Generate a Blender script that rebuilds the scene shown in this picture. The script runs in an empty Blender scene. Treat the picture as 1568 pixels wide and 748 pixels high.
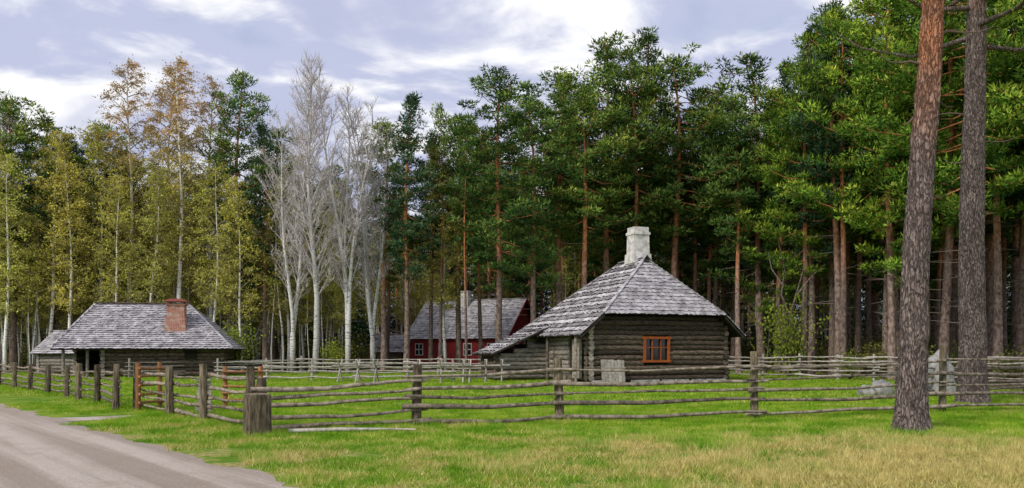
import bpy, math, random
import numpy as np
from mathutils import Vector, noise as mn
rng=np.random.default_rng(7); random.seed(7)
S=bpy.context.scene
S.view_settings.view_transform='Standard'; S.view_settings.look='None'; S.view_settings.exposure=0
# ------------------------------------------------------------------ mesh builder
class MB:
    def __init__(s): s.V=[]; s.n=0; s.B=[]
    def add(s,V,F,mat=0,rnd=None,smooth=False):
        V=np.asarray(V,float).reshape(-1,3); F=np.asarray(F,int)
        if rnd is None: rnd=np.full(len(F),random.random())
        rnd=np.broadcast_to(np.asarray(rnd,float),(len(F),))
        s.V.append(V); s.B.append((F+s.n,mat,rnd,smooth)); s.n+=len(V)
    def tris(s,V,mat=0,rnd=None):
        n=len(V); s.add(V.reshape(-1,3),np.arange(n*3).reshape(n,3),mat,rnd)
    def quads(s,V,mat=0,rnd=None):
        n=len(V); s.add(V.reshape(-1,3),np.arange(n*4).reshape(n,4),mat,rnd)
    def tube(s,P,R,n=6,mat=0,rnd=None,cap=True,jit=0,smooth=True):
        P=np.asarray(P,float); m=len(P); R=np.broadcast_to(np.asarray(R,float),(m,))
        T=np.gradient(P,axis=0); T/=np.linalg.norm(T,axis=1)[:,None]+1e-9
        ref=np.array([0,0,1.]) if abs(T[0][2])<.8 else np.array([1.,0,0])
        A=np.cross(T,ref); A/=np.linalg.norm(A,axis=1)[:,None]+1e-9
        Bn=np.cross(T,A)
        a=np.arange(n)/n*2*np.pi
        rr=R[:,None]*(1+(rng.uniform(-jit,jit,(1,n))+rng.uniform(-jit,jit,(m,n))*.4 if jit else 0*a))
        V=P[:,None,:]+rr[...,None]*(np.cos(a)[None,:,None]*A[:,None,:]+np.sin(a)[None,:,None]*Bn[:,None,:])
        i=np.arange(m-1)[:,None]; j=np.arange(n)[None,:]; k=(j+1)%n
        F=np.stack([i*n+j,i*n+k,(i+1)*n+k,(i+1)*n+j],-1).reshape(-1,4)
        r=random.random() if rnd is None else rnd
        s.add(V,F,mat,r,smooth)
        if cap:
            for e in (0,m-1):
                c=np.vstack([V[e],P[e][None]]); f=[[q,(q+1)%n,n] for q in range(n)]
                s.add(c,f,mat,min(1,r+.25),False)
    def box(s,c,size,rz=0,mat=0,rnd=None,top=1.0,bev=0):
        x,y,z=[q/2 for q in size]
        V=[]
        for dz,t in ((-z,1),(z,top)):
            for dx,dy in ((-x,-y),(x,-y),(x,y),(-x,y)):
                px,py=dx*t,dy*t
                V.append((c[0]+px*math.cos(rz)-py*math.sin(rz),c[1]+px*math.sin(rz)+py*math.cos(rz),c[2]+dz))
        s.add(V,[[3,2,1,0],[4,5,6,7],[0,1,5,4],[1,2,6,5],[2,3,7,6],[3,0,4,7]],mat,rnd)
    def beam(s,p0,p1,w,h,mat=0,rnd=None,up=(0,0,1)):
        p0=np.array(p0,float);p1=np.array(p1,float);t=p1-p0;t/=np.linalg.norm(t)
        u=np.array(up,float);a=np.cross(t,u);a/=np.linalg.norm(a);b=np.cross(a,t)
        V=[p+a*sa*w/2+b*sb*h/2 for p in (p0,p1) for sa,sb in ((-1,-1),(1,-1),(1,1),(-1,1))]
        s.add(V,[[3,2,1,0],[4,5,6,7],[0,1,5,4],[1,2,6,5],[2,3,7,6],[3,0,4,7]],mat,rnd)
    def mesh(s,name,mats):
        me=bpy.data.meshes.new(name)
        V=np.concatenate(s.V); me.vertices.add(len(V)); me.vertices.foreach_set('co',V.ravel())
        li=np.concatenate([b[0].ravel() for b in s.B])
        sz=np.concatenate([np.full(len(b[0]),b[0].shape[1]) for b in s.B])
        st=np.concatenate([[0],np.cumsum(sz)[:-1]])
        me.loops.add(len(li)); me.loops.foreach_set('vertex_index',li)
        me.polygons.add(len(sz)); me.polygons.foreach_set('loop_start',st)
        me.polygons.foreach_set('material_index',np.concatenate([np.full(len(b[0]),b[1]) for b in s.B]))
        me.polygons.foreach_set('use_smooth',np.concatenate([np.full(len(b[0]),b[3]) for b in s.B]))
        me.update(calc_edges=True)
        at=me.attributes.new('rnd','FLOAT','FACE'); at.data.foreach_set('value',np.concatenate([b[2] for b in s.B]))
        for m in mats: me.materials.append(m)
        me.validate()
        return me
def obj(name,me,loc=(0,0,0),rz=0,sc=1,parent=None):
    o=bpy.data.objects.new(name,me); S.collection.objects.link(o)
    o.location=loc; o.rotation_euler=(0,0,rz); o.scale=(sc,)*3 if not hasattr(sc,'__len__') else sc
    if parent: o.parent=parent
    return o
def empty(name,loc=(0,0,0),rz=0): return obj(name,None,loc,rz)
# ------------------------------------------------------------------ materials
class NT:
    def __init__(s,name):
        s.m=bpy.data.materials.new(name); s.m.use_nodes=True; s.t=s.m.node_tree; s.t.nodes.clear()
    def n(s,ty,**k):
        x=s.t.nodes.new(ty)
        for a,b in k.items(): setattr(x,a,b)
        return x
    def l(s,a,b): s.t.links.new(a,b)
    def math(s,op,a,b=None,c=None,clamp=False):
        x=s.n('ShaderNodeMath',operation=op); x.use_clamp=clamp
        for i,v in enumerate((a,b,c)):
            if v is None: continue
            if isinstance(v,(int,float)): x.inputs[i].default_value=v
            else: s.l(v,x.inputs[i])
        return x.outputs[0]
    def mix(s,f,a,b,mode='MIX'):
        x=s.n('ShaderNodeMix',data_type='RGBA',blend_type=mode)
        for i,v in ((0,f),(6,a),(7,b)):
            if isinstance(v,(int,float)): x.inputs[i].default_value=v
            elif isinstance(v,tuple): x.inputs[i].default_value=(*v,1) if len(v)==3 else v
            else: s.l(v,x.inputs[i])
        return x.outputs[2]
    def noise(s,vec,scale,detail=5,rough=.6,dist=0):
        x=s.n('ShaderNodeTexNoise'); x.inputs['Scale'].default_value=scale; x.inputs['Detail'].default_value=detail
        x.inputs['Roughness'].default_value=rough; x.inputs['Distortion'].default_value=dist
        s.l(vec,x.inputs['Vector']); return x.outputs['Fac']
    def mapping(s,vec,scale=(1,1,1),rot=(0,0,0)):
        x=s.n('ShaderNodeMapping'); x.inputs['Scale'].default_value=scale; x.inputs['Rotation'].default_value=rot
        s.l(vec,x.inputs['Vector']); return x.outputs[0]
    def smooth(s,v,a,b,to=(0,1)):
        x=s.n('ShaderNodeMapRange',interpolation_type='SMOOTHSTEP'); s.l(v,x.inputs[0])
        x.inputs[1].default_value=a; x.inputs[2].default_value=b; x.inputs[3].default_value=to[0]; x.inputs[4].default_value=to[1]
        return x.outputs[0]
    def rnd(s):
        x=s.n('ShaderNodeAttribute'); x.attribute_name='rnd'; return x.outputs['Fac']
    def orand(s): return s.n('ShaderNodeObjectInfo').outputs['Random']
    def co(s,k='Object'): return s.n('ShaderNodeTexCoord').outputs[k]
    def pos(s): return s.n('ShaderNodeNewGeometry').outputs['Position']
    def vmul(s,c,f):
        x=s.n('ShaderNodeVectorMath',operation='SCALE'); s.l(c,x.inputs[0])
        if isinstance(f,(int,float)): x.inputs['Scale'].default_value=f
        else: s.l(f,x.inputs['Scale'])
        return x.outputs[0]
    def out(s,col,rough=.9,bump=None,bs=.3,bd=.02,spec=.25,metal=0):
        p=s.n('ShaderNodeBsdfPrincipled'); o=s.n('ShaderNodeOutputMaterial')
        if isinstance(col,tuple): p.inputs['Base Color'].default_value=(*col,1)
        else: s.l(col,p.inputs['Base Color'])
        p.inputs['Roughness'].default_value=rough; p.inputs['Specular IOR Level'].default_value=spec; p.inputs['Metallic'].default_value=metal
        if bump is not None:
            b=s.n('ShaderNodeBump'); b.inputs['Strength'].default_value=bs; b.inputs['Distance'].default_value=bd
            s.l(bump,b.inputs['Height']); s.l(b.outputs[0],p.inputs['Normal'])
        s.l(p.outputs[0],o.inputs[0]); return s.m
    def diff(s,c,tr=0):
        d=s.n('ShaderNodeBsdfDiffuse'); o=s.n('ShaderNodeOutputMaterial'); s.l(c,d.inputs[0])
        if tr:
            q=s.n('ShaderNodeBsdfTranslucent'); k=s.n('ShaderNodeMixShader')
            k.inputs[0].default_value=tr; s.l(c,q.inputs[0]); s.l(d.outputs[0],k.inputs[1]); s.l(q.outputs[0],k.inputs[2]); s.l(k.outputs[0],o.inputs[0])
        else: s.l(d.outputs[0],o.inputs[0])
        return s.m
def m_basic(name,ca,cb,stretch=(1,1,1),ns=6,rough=.9,bs=.4,bd=.02,ra=.6,spec=.2):
    t=NT(name); v=t.mapping(t.co(),stretch); f=t.noise(v,ns,6,.65)
    c=t.mix(t.smooth(f,.32,.68),ca,cb)
    g=t.math('MULTIPLY_ADD',t.rnd(),ra,1-ra/2)
    return t.out(t.vmul(c,g),rough,f,bs,bd,spec)
def m_twig(name,ca,cb):
    t=NT(name); return t.diff(t.mix(t.rnd(),ca,cb))
def m_leaf(name,dark,mid,light,tr=.3,var=.35,top=None,warm=(1.18,1.02,.85)):
    t=NT(name); r=t.rnd()
    x=t.n('ShaderNodeValToRGB'); t.l(r,x.inputs[0])
    e=x.color_ramp.elements; e[0].color=(*dark,1); e[1].color=(*light,1); m=e.new(.55); m.color=(*mid,1)
    orr=t.orand(); g=t.math('MULTIPLY_ADD',orr,var,1-var/2)
    co=t.co(); f=t.noise(co,.45,1); g2=t.math('MULTIPLY',g,t.smooth(f,.3,.7,(.7,1.3)))
    c=x.outputs[0]
    if top:
        sp=t.n('ShaderNodeSeparateXYZ'); t.l(co,sp.inputs[0]); z=t.math('ADD',sp.outputs[2],t.math('MULTIPLY_ADD',f,8,-4))
        c=t.mix(t.smooth(z,top[0],top[1]),c,t.mix(r,top[2],top[3]))
    fr=t.math('FRACT',t.math('MULTIPLY',orr,7.31))
    c=t.mix(fr,c,t.mix(1.0,c,warm,'MULTIPLY'))
    return t.diff(t.vmul(c,g2),tr)
def m_pinebark(name,z0,z1,big=False):
    t=NT(name); co=t.co(); sep=t.n('ShaderNodeSeparateXYZ'); t.l(co,sep.inputs[0])
    if big:
        v=t.mapping(co,(1,1,.22)); 
        vo=t.n('ShaderNodeTexVoronoi',feature='DISTANCE_TO_EDGE'); vo.inputs['Scale'].default_value=17
        nz=t.n('ShaderNodeTexNoise'); nz.inputs['Scale'].default_value=6; nz.inputs['Detail'].default_value=7; t.l(v,nz.inputs['Vector'])
        w=t.n('ShaderNodeVectorMath',operation='MULTIPLY_ADD'); t.l(nz.outputs['Color'],w.inputs[0]); w.inputs[1].default_value=(.34,.34,.34); t.l(v,w.inputs[2])
        t.l(w.outputs[0],vo.inputs['Vector']); ed=t.smooth(vo.outputs['Distance'],0,.2)
    f=t.noise(t.mapping(co,(1,1,.5)),22 if big else 8,6 if big else 2,.7)
    low=t.mix(t.smooth(f,.33,.67),(.12,.092,.082),(.36,.29,.265))
    hi=t.mix(t.smooth(f,.33,.67),(.33,.12,.05),(.62,.27,.13))
    if not big: low=t.mix(t.smooth(f,.33,.67),(.13,.095,.08),(.33,.25,.21))
    big_n=t.noise(co,.8,2); zz=t.math('ADD',sep.outputs[2],t.math('MULTIPLY_ADD',big_n,5,-2.5))
    c=t.mix(t.smooth(zz,z0,z1),low,hi)
    if big:
        pt=t.noise(co,2.6,4); c=t.vmul(c,t.smooth(pt,.3,.7,(.75,1.2)))
        c=t.mix(ed,t.vmul(c,.38),c); h=t.math('MULTIPLY_ADD',f,.5,ed)
        return t.out(c,.95,h,.8,.03,.1)
    return t.diff(t.vmul(c,t.math('MULTIPLY_ADD',t.orand(),.6,.7)))
def m_birch(name):
    t=NT(name); co=t.co(); f=t.noise(t.mapping(co,(1.5,1.5,7)),2.2,3,.7)
    sep=t.n('ShaderNodeSeparateXYZ'); t.l(co,sep.inputs[0])
    c=t.mix(t.smooth(f,.56,.63),(.84,.82,.78),(.09,.08,.07))
    c=t.mix(t.smooth(t.math('ADD',sep.outputs[2],t.math('MULTIPLY',f,4)),4.2,1.2),c,(.22,.19,.17))
    g=t.math('MULTIPLY_ADD',t.orand(),.5,.7)
    return t.diff(t.vmul(c,g))
WOOD=m_basic('weathered_wood',(.085,.068,.054),(.33,.275,.215),(1,1,1),7,.9,.5,.02,.8)
WOODL=m_basic('grey_dry_wood',(.24,.215,.19),(.50,.465,.41),(1,1,1),8,.9,.4,.02,.5)
POST=m_basic('post_wood',(.055,.044,.03),(.24,.195,.13),(3,3,.6),6,.95,.6,.03,.8)
ORANGE=m_basic('orange_new_wood',(.24,.11,.05),(.44,.215,.095),(3,3,.6),5,.8,.3,.01,.5)
LOGD=m_basic('dark_log',(.024,.018,.014),(.165,.128,.095),(.5,1,2.2),9,.9,.7,.03,1.2)
LOGM=m_basic('grey_log',(.12,.10,.085),(.38,.345,.30),(.5,1,2),8,.9,.6,.03,.8)
SHING=m_basic('wood_shingle',(.23,.22,.235),(.60,.575,.60),(1,1,1),2.2,.85,.4,.02,.65)
SHINGS=m_basic('wood_shingle_striped',(.19,.175,.18),(.60,.57,.585),(1,1,1),2.5,.85,.4,.02,1.3)
UNDER=m_basic('dark_board',(.02,.016,.013),(.05,.042,.035),(1,1,1),5,.95,.3,.02,.5)
WHITE=m_basic('lime_wash',(.44,.42,.39),(.82,.80,.77),(1,1,1),3,.9,.4,.02,.1)
PAINTW=m_basic('white_paint',(.6,.6,.6),(.8,.8,.8),(1,1,1),3,.7,.1,.02,.1)
RED=m_basic('red_boards',(.20,.02,.024),(.36,.045,.045),(5,5,.5),4,.85,.3,.02,.5)
RUST=m_basic('rusty_metal',(.18,.05,.032),(.27,.08,.05),(1,1,1),5,.6,.2,.01,.1)
WFRAME=m_basic('orange_frame',(.26,.062,.016),(.40,.115,.028),(3,3,3),4,.6,.2,.01,.3)
ROCK=m_basic('rock',(.16,.16,.155),(.48,.47,.45),(1,1,1),2.5,.9,.7,.05,.2)
TWIG=m_twig('birch_twig',(.42,.37,.36),(.72,.67,.66))
YTWIG=m_twig('leafy_twig',(.24,.21,.10),(.40,.35,.18))
DTWIG=m_twig('dead_twig',(.09,.065,.05),(.22,.17,.14))
t=NT('window_glass'); GLASS=t.out((.012,.014,.018),.08,spec=.6)
t=NT('brick'); co=t.co(); sp=t.n('ShaderNodeSeparateXYZ'); t.l(co,sp.inputs[0]); cb=t.n('ShaderNodeCombineXYZ')
t.l(t.math('ADD',sp.outputs[0],sp.outputs[1]),cb.inputs[0]); t.l(sp.outputs[2],cb.inputs[1])
br=t.n('ShaderNodeTexBrick'); t.l(cb.outputs[0],br.inputs['Vector']); br.inputs['Scale'].default_value=1
br.inputs['Brick Width'].default_value=.26; br.inputs['Row Height'].default_value=.085; br.inputs['Mortar Size'].default_value=.012
br.inputs['Color1'].default_value=(.48,.15,.08,1); br.inputs['Color2'].default_value=(.30,.085,.05,1); br.inputs['Mortar'].default_value=(.45,.38,.34,1)
f=t.noise(co,3,6); BRICK=t.out(t.mix(t.smooth(f,.48,.7),br.outputs[0],(.52,.42,.38)),.9,br.outputs['Fac'],-.4,.01)
PBARK=m_pinebark('pine_bark',5,10); PBARKN=m_pinebark('near_pine_bark',5.0,8.6,True); PBARKG=m_pinebark('near_pine_bark_grey',11,16,True)
BBARK=m_birch('birch_bark')
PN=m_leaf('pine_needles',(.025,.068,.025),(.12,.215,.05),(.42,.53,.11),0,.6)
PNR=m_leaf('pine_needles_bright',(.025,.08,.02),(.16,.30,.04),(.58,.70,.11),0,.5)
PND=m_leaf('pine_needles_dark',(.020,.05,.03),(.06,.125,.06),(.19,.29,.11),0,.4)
BL=m_leaf('birch_leaves',(.32,.35,.07),(.58,.61,.12),(.78,.80,.21),.3,.45,None,(1.06,.9,.9))
BO=m_leaf('birch_catkins',(.32,.33,.08),(.58,.57,.13),(.78,.75,.21),.3,.35,(12,19,(.42,.28,.12),(.72,.50,.23)),(1.04,.96,.92))
BU=m_leaf('bush_leaves',(.12,.20,.03),(.32,.46,.06),(.54,.68,.12),.35,.5)
BD=m_leaf('undergrowth_leaves',(.055,.065,.022),(.18,.21,.06),(.38,.41,.13),0,.6)
# ground / grass
def grass_color(t,blade):
    p=t.pos(); big=t.noise(p,.22,2); med=t.noise(p,1.1,4,.65); fine=t.noise(p,9,3,.7)
    sp=t.n('ShaderNodeSeparateXYZ'); t.l(p,sp.inputs[0])
    g=t.mix(t.smooth(med,.35,.65),(.15,.31,.02),(.36,.50,.045))
    y=t.mix(t.smooth(fine,.35,.65),(.33,.28,.085),(.66,.57,.24))
    dry=t.smooth(sp.outputs[1],19,11)
    dr=t.math('MULTIPLY',t.smooth(t.math('ADD',sp.outputs[0],t.math('MULTIPLY',big,5)),1,9),t.smooth(sp.outputs[1],15.8,10.5))
    k=t.math('ADD',t.math('MULTIPLY_ADD',dry,.16,-.075),t.math('MULTIPLY',dr,.18))
    k=t.math('ADD',k,t.math('ADD',t.math('MULTIPLY_ADD',med,1.15,-.2),t.math('MULTIPLY_ADD',big,.4,-.09)))
    if blade: k=t.math('ADD',k,t.math('MULTIPLY_ADD',t.rnd(),.34,-.17))
    else: k=t.math('ADD',k,t.math('MULTIPLY_ADD',fine,.3,-.12))
    c=t.mix(t.smooth(k,.50,.74),g,y)
    return p,sp,c,fine
t=NT('ground_mat'); p,sp,c,fine=grass_color(t,False)
c=t.vmul(c,.6)
edge=t.math('ADD',sp.outputs[1],t.math('MULTIPLY',t.noise(p,.15,3),14))
rt=t.math('ADD',sp.outputs[0],t.math('MULTIPLY',t.noise(p,.2,3),6))
ff=t.math('MAXIMUM',t.smooth(edge,60,66),t.math('MULTIPLY',t.smooth(rt,20,24),t.smooth(sp.outputs[1],22,30)))
fl=t.mix(t.smooth(t.noise(p,.9,5),.42,.62),(.12,.085,.055),(.13,.15,.045))
GROUND=t.out(t.mix(ff,c,fl),.95,fine,.6,.04,.1)
t=NT('grass_blades'); p,sp,c,fine=grass_color(t,True); c=t.vmul(c,t.math('MULTIPLY_ADD',t.rnd(),.8,.7)); GRASS=t.diff(c,.3)
t=NT('gravel_road'); p=t.pos(); RA=math.atan2(.748,-.664)
al=t.mapping(p,(1,1,1),(0,0,-RA)); st=t.mapping(al,(.05,1.5,1))
a=t.noise(st,1.0,4); b=t.noise(p,26,7,.8); c0=t.noise(p,1.8,6,.65)
c=t.mix(t.smooth(a,.38,.62),(.46,.385,.32),(.68,.585,.51))
c=t.mix(t.smooth(b,.32,.68),t.vmul(c,.66),c); c=t.mix(t.math('MULTIPLY',t.smooth(c0,.48,.68),.35),c,(.36,.28,.21))
GRAVEL=t.out(c,.95,t.math('MULTIPLY_ADD',b,.6,t.math('MULTIPLY',a,1.2)),.8,.06,.1)
# ------------------------------------------------------------------ world, sun, camera
W=bpy.data.worlds.new('World'); S.world=W; W.use_nodes=True; nt=W.node_tree; nt.nodes.clear()
t=NT.__new__(NT); t.t=nt
az=math.atan2(-.6,-.6); el=math.radians(40)
sk=t.n('ShaderNodeTexSky',sky_type='NISHITA'); sk.sun_disc=False; sk.sun_elevation=el; sk.sun_rotation=az
tc=t.co('Generated'); sp=t.n('ShaderNodeSeparateXYZ'); t.l(tc,sp.inputs[0])
dz=t.math('ADD',t.math('MAXIMUM',sp.outputs[2],0),.20)
cb=t.n('ShaderNodeCombineXYZ'); t.l(t.math('DIVIDE',sp.outputs[0],dz),cb.inputs[0]); t.l(t.math('DIVIDE',sp.outputs[1],dz),cb.inputs[1])
n1=t.noise(cb.outputs[0],1.3,8,.5,.5); n2=t.noise(t.mapping(cb.outputs[0],(1,1.3,1),(0,0,.5)),2.1,8,.55,.4)
cl=t.mix(t.smooth(n2,.43,.57),(5.2,5.6,7.5),(10.0,10.0,10.2))
cl=t.mix(t.smooth(n1,.50,.62),cl,(4.9,5.3,7.2))
thin=t.mix(.5,t.vmul(sk.outputs[0],1.0),(6.2,7.0,9.2))
col=t.mix(t.smooth(n1,.32,.44),thin,cl)
bg=t.n('ShaderNodeBackground'); bg.inputs[1].default_value=.105; t.l(col,bg.inputs[0]); o=t.n('ShaderNodeOutputWorld'); t.l(bg.outputs[0],o.inputs[0])
L=bpy.data.lights.new('sun','SUN'); L.energy=2.3; L.angle=math.radians(12); L.color=(1,.93,.82)
so=bpy.data.objects.new('sun',L); S.collection.objects.link(so)
sd=Vector((math.sin(az)*math.cos(el),math.cos(az)*math.cos(el),math.sin(el))); so.rotation_euler=(-sd).to_track_quat('-Z','Y').to_euler(); so.location=(0,0,40)
cam=bpy.data.cameras.new('camera'); co_=bpy.data.objects.new('camera',cam); S.collection.objects.link(co_); S.camera=co_
cam.sensor_width=36; cam.lens=28.12; cam.shift_y=.104; cam.clip_end=1500; co_.location=(0,0,1.6); co_.rotation_euler=(math.pi/2,0,0)
# ------------------------------------------------------------------ ground & road
m=MB(); xs=np.linspace(-600,600,41); V=[(x,y+450,0) for y in xs for x in xs]
F=[[j*41+i,j*41+i+1,(j+1)*41+i+1,(j+1)*41+i] for j in range(40) for i in range(40)]
m.add(V,F,0,.5); obj('ground',m.mesh('ground',[GROUND]))
m=MB(); rd=np.array([-.664,.748]); rn=np.array([.748,.664]); p0=np.array([-2.96,10.0])
ts=np.arange(-14,70,.2); V=[]
for s_ in ts:
    e1=.25*mn.noise(Vector((s_*.8,0,0)))+.12*mn.noise(Vector((s_*4,3,0)))+.06*mn.noise(Vector((s_*11,5,0))); e2=.3*mn.noise(Vector((s_*.7,9,0)))
    a=p0+rd*s_+rn*e1; b=p0+rd*s_-rn*(5.4+e2); V+= [(a[0],a[1],.004),(b[0],b[1],.004)]
m.add(V,[[2*i,2*i+2,2*i+3,2*i+1] for i in range(len(ts)-1)],0,.5); obj('gravel_road',m.mesh('gravel_road',[GRAVEL]))
m=MB(); pp=[(-10.2,17.7),(-9.3,18.6),(-8.6,19.4),(-8.75,19.75),(-9.5,19.6),(-10.3,19.1),(-11.3,18.9)]
m.add([(x,y,.008) for x,y in pp],[list(range(len(pp)))],0,.5); obj('dirt_path',m.mesh('dirt_path',[GRAVEL]))
def roadside(x,y): return (x+2.96)*.748+(y-10)*.664
def blades(n,size,hmin,hmax,w,lean=.5):
    c=rng.uniform(-size/2,size/2,(n,2)); h=rng.uniform(hmin,hmax,n)*rng.uniform(.6,1,n); a=rng.uniform(0,2*np.pi,n); 
    ln=rng.uniform(-lean,lean,(n,2))*h[:,None]
    V=np.zeros((n,3,3)); V[:,0,:2]=c+np.stack([np.cos(a),np.sin(a)],1)*w/2; V[:,1,:2]=c-np.stack([np.cos(a),np.sin(a)],1)*w/2
    V[:,2,:2]=c+ln; V[:,2,2]=h; return V
GR=empty('grass')
nearp=[];farp=[];tallp=[]
for i in range(4):
    m=MB(); m.tris(blades(1300,1.25,.03,.10,.012,.9),0,rng.uniform(0,1,1300)); nearp.append(m.mesh('grass_patch',[GRASS]))
    m=MB(); m.tris(blades(1700,3.6,.04,.12,.026,.9),0,rng.uniform(0,1,1700)); farp.append(m.mesh('grass_patch_wide',[GRASS]))
    m=MB(); m.tris(blades(330,.8,.08,.24,.010,.7),0,rng.uniform(.5,1,330)); tallp.append(m.mesh('tall_grass_tuft',[GRASS]))
for y in np.arange(7.5,24,1):
    for x in np.arange(-.70*y-1,.70*y+1,1):
        X,Y=x+random.uniform(-.3,.3),y+random.uniform(-.3,.3); s_=roadside(X,Y)
        if -5.9<s_<.42+random.uniform(-.1,.15): continue
        if (X+9.9)**2+(Y-19)**2<1.2: continue
        obj('patch',random.choice(nearp),(X,Y,0),random.uniform(0,6.3),random.uniform(.85,1.15),GR)
for y in np.arange(24,60,2.9):
    for x in np.arange(-.70*y,.69*y,2.9):
        X,Y=x+random.uniform(-.5,.5),y+random.uniform(-.5,.5); s_=roadside(X,Y)
        if -7<s_<1.8: continue
        if X>20+random.uniform(-1,3): continue
        obj('patch',random.choice(farp),(X,Y,0),random.uniform(0,6.3),random.uniform(.9,1.2),GR)
for i in range(560):
    if i<200: X,Y=random.uniform(1,11),random.uniform(8,14.5)
    else: X,Y=random.uniform(-9,14),random.uniform(8.5,22)
    if roadside(X,Y)<.25 or (i>=200 and mn.noise(Vector((X*.5,Y*.5,0)))<-.05): continue
    obj('tuft',random.choice(tallp),(X,Y,0),random.uniform(0,6.3),random.uniform(.4,1.1),GR)
for px,py in [(-2.05,17.1),(1.07,17.9),(5.68,18.7),(11.07,20.6),(-4.8,15.2),(7.86,15.7),(-6.9,17.9),(-8.4,19.6),(13.75,24)]:
    for k in range(5 if px!=7.86 else 14):
        a=random.uniform(0,6.3); r=.3 if px!=7.86 else .55
        obj('tuft',random.choice(tallp),(px+r*math.cos(a),py+r*math.sin(a),0),a,random.uniform(.5,.9),GR)
# ------------------------------------------------------------------ trees
def unit(v): return v/(np.linalg.norm(v,axis=-1,keepdims=True)+1e-9)
def needles(m,C,R,n,ln,w,mat,base,flat=.5,up=.5):
    C=np.asarray(C); K=len(C); R=np.asarray(R); base=np.asarray(base)
    d=rng.normal(size=(K,n,3)); d=unit(d); rad=rng.uniform(.25,1,(K,n,1))**.6
    off=d*rad*R[:,None,None]*np.array([1,1,flat]); P=C[:,None,:]+off
    D=unit(d+np.array([0,0,up])+rng.normal(size=(K,n,3))*.35)
    q=unit(np.cross(D,rng.normal(size=(K,n,3))))
    l=ln*rng.uniform(.6,1.2,(K,n,1)); ww=w*rng.uniform(.6,1.2,(K,n,1))
    V=np.stack([P-q*ww/2,P+q*ww/2,P+D*l],2).reshape(-1,3,3)
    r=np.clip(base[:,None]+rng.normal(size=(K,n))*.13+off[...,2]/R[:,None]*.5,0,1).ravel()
    m.tris(V,mat,r)
def pine(seed,H,cs,R,dens=1,dark=False,bright=False,narrow=False):
    random.seed(seed); m=MB()
    k=8; zs=np.linspace(0,H,k+1); lean=[random.uniform(-.6,.6),random.uniform(-.6,.6)]; ph=random.uniform(0,6)
    P=np.array([(lean[0]*z/H+.25*math.sin(z*.3+ph)*z/H,lean[1]*z/H+.25*math.cos(z*.25+ph)*z/H,z) for z in zs])
    r0=.15+H*.0035
    m.tube(P,r0*(1-.88*(zs/H)**1.1)*np.array([1.2]+[1]*k),8,0)
    def tp(z): return np.array([np.interp(z,zs,P[:,i]) for i in range(3)])
    for i in range(20):
        z=random.uniform(.12*H,cs*H+.05*H); a=random.uniform(0,6.3); l=random.uniform(.3,1.8); p=tp(z)
        m.tube([p,p+np.array([math.cos(a)*l,math.sin(a)*l,random.uniform(-.2,.25)*l])],[.028,.008],3,1,cap=False)
    C=[];RR=[];B=[]
    nb=int(54*dens); az=random.uniform(0,6)
    bias=random.uniform(0,6.3)
    for i in range(nb):
        tt=(i+random.random())/nb; z=H*(cs+(1-cs)*tt**.85); az+=2.4+random.uniform(-.6,.6)
        prof=(1-tt)**.5*(.5+.5*min(1,tt*4)) if not narrow else (1-tt)**.9*.85
        l=R*prof*random.choice((.45,.7,1,1.15,1.35))*(1+.25*math.cos(az-bias))+.25
        p=tp(min(z,H-.05)); e=random.uniform(-.18,.25)+.5*tt
        pts=[]
        for s_ in (0,.4,.75,1): 
            pts.append(p+np.array([math.cos(az)*l*s_,math.sin(az)*l*s_,l*(e*s_-.2*math.sin(s_*3.1))]))
        m.tube(pts,[.055*(1-.6*tt),.04*(1-.5*tt),.022,.01],4,0 if l>1 else 1,cap=False)
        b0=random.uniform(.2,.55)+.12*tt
        nc=max(2,int(l*3.2))
        for j in range(nc):
            s_=random.uniform(.35,1.05) if l>.9 else random.uniform(.1,1)
            q=np.array([np.interp(s_,(0,.4,.75,1.05),[pt[d] for pt in pts]) for d in range(3)])
            sw=random.uniform(-.36,.36)*l*s_
            q=q+np.array([-math.sin(az)*sw,math.cos(az)*sw,random.uniform(-.05,.2)])
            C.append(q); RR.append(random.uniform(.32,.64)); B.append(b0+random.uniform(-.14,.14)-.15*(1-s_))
    C.append(tp(H)); RR.append(.35);B.append(.6)
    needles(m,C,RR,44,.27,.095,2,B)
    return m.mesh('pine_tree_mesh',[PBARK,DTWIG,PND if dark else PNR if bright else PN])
def spruce(seed,H,R):
    random.seed(seed); m=MB(); m.tube([(0,0,0),(0,0,H*.5),(0,0,H)],[.2,.12,.02],7,0)
    C=[];RR=[];B=[]
    for i in range(90):
        tt=(i+random.random())/90; z=H*(.03+.97*tt); a=i*2.4; l=R*(1-tt)**.85*random.uniform(.7,1.1)+.15
        for s_ in np.linspace(.25,1,max(2,int(l*2.6))):
            C.append((math.cos(a)*l*s_,math.sin(a)*l*s_,z-.2*l*s_)); RR.append(random.uniform(.25,.42)); B.append(random.uniform(.2,.6))
    needles(m,C,RR,22,.34,.12,1,B,.5,-.2)
    return m.mesh('spruce_tree_mesh',[PBARK,PND])
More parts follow.
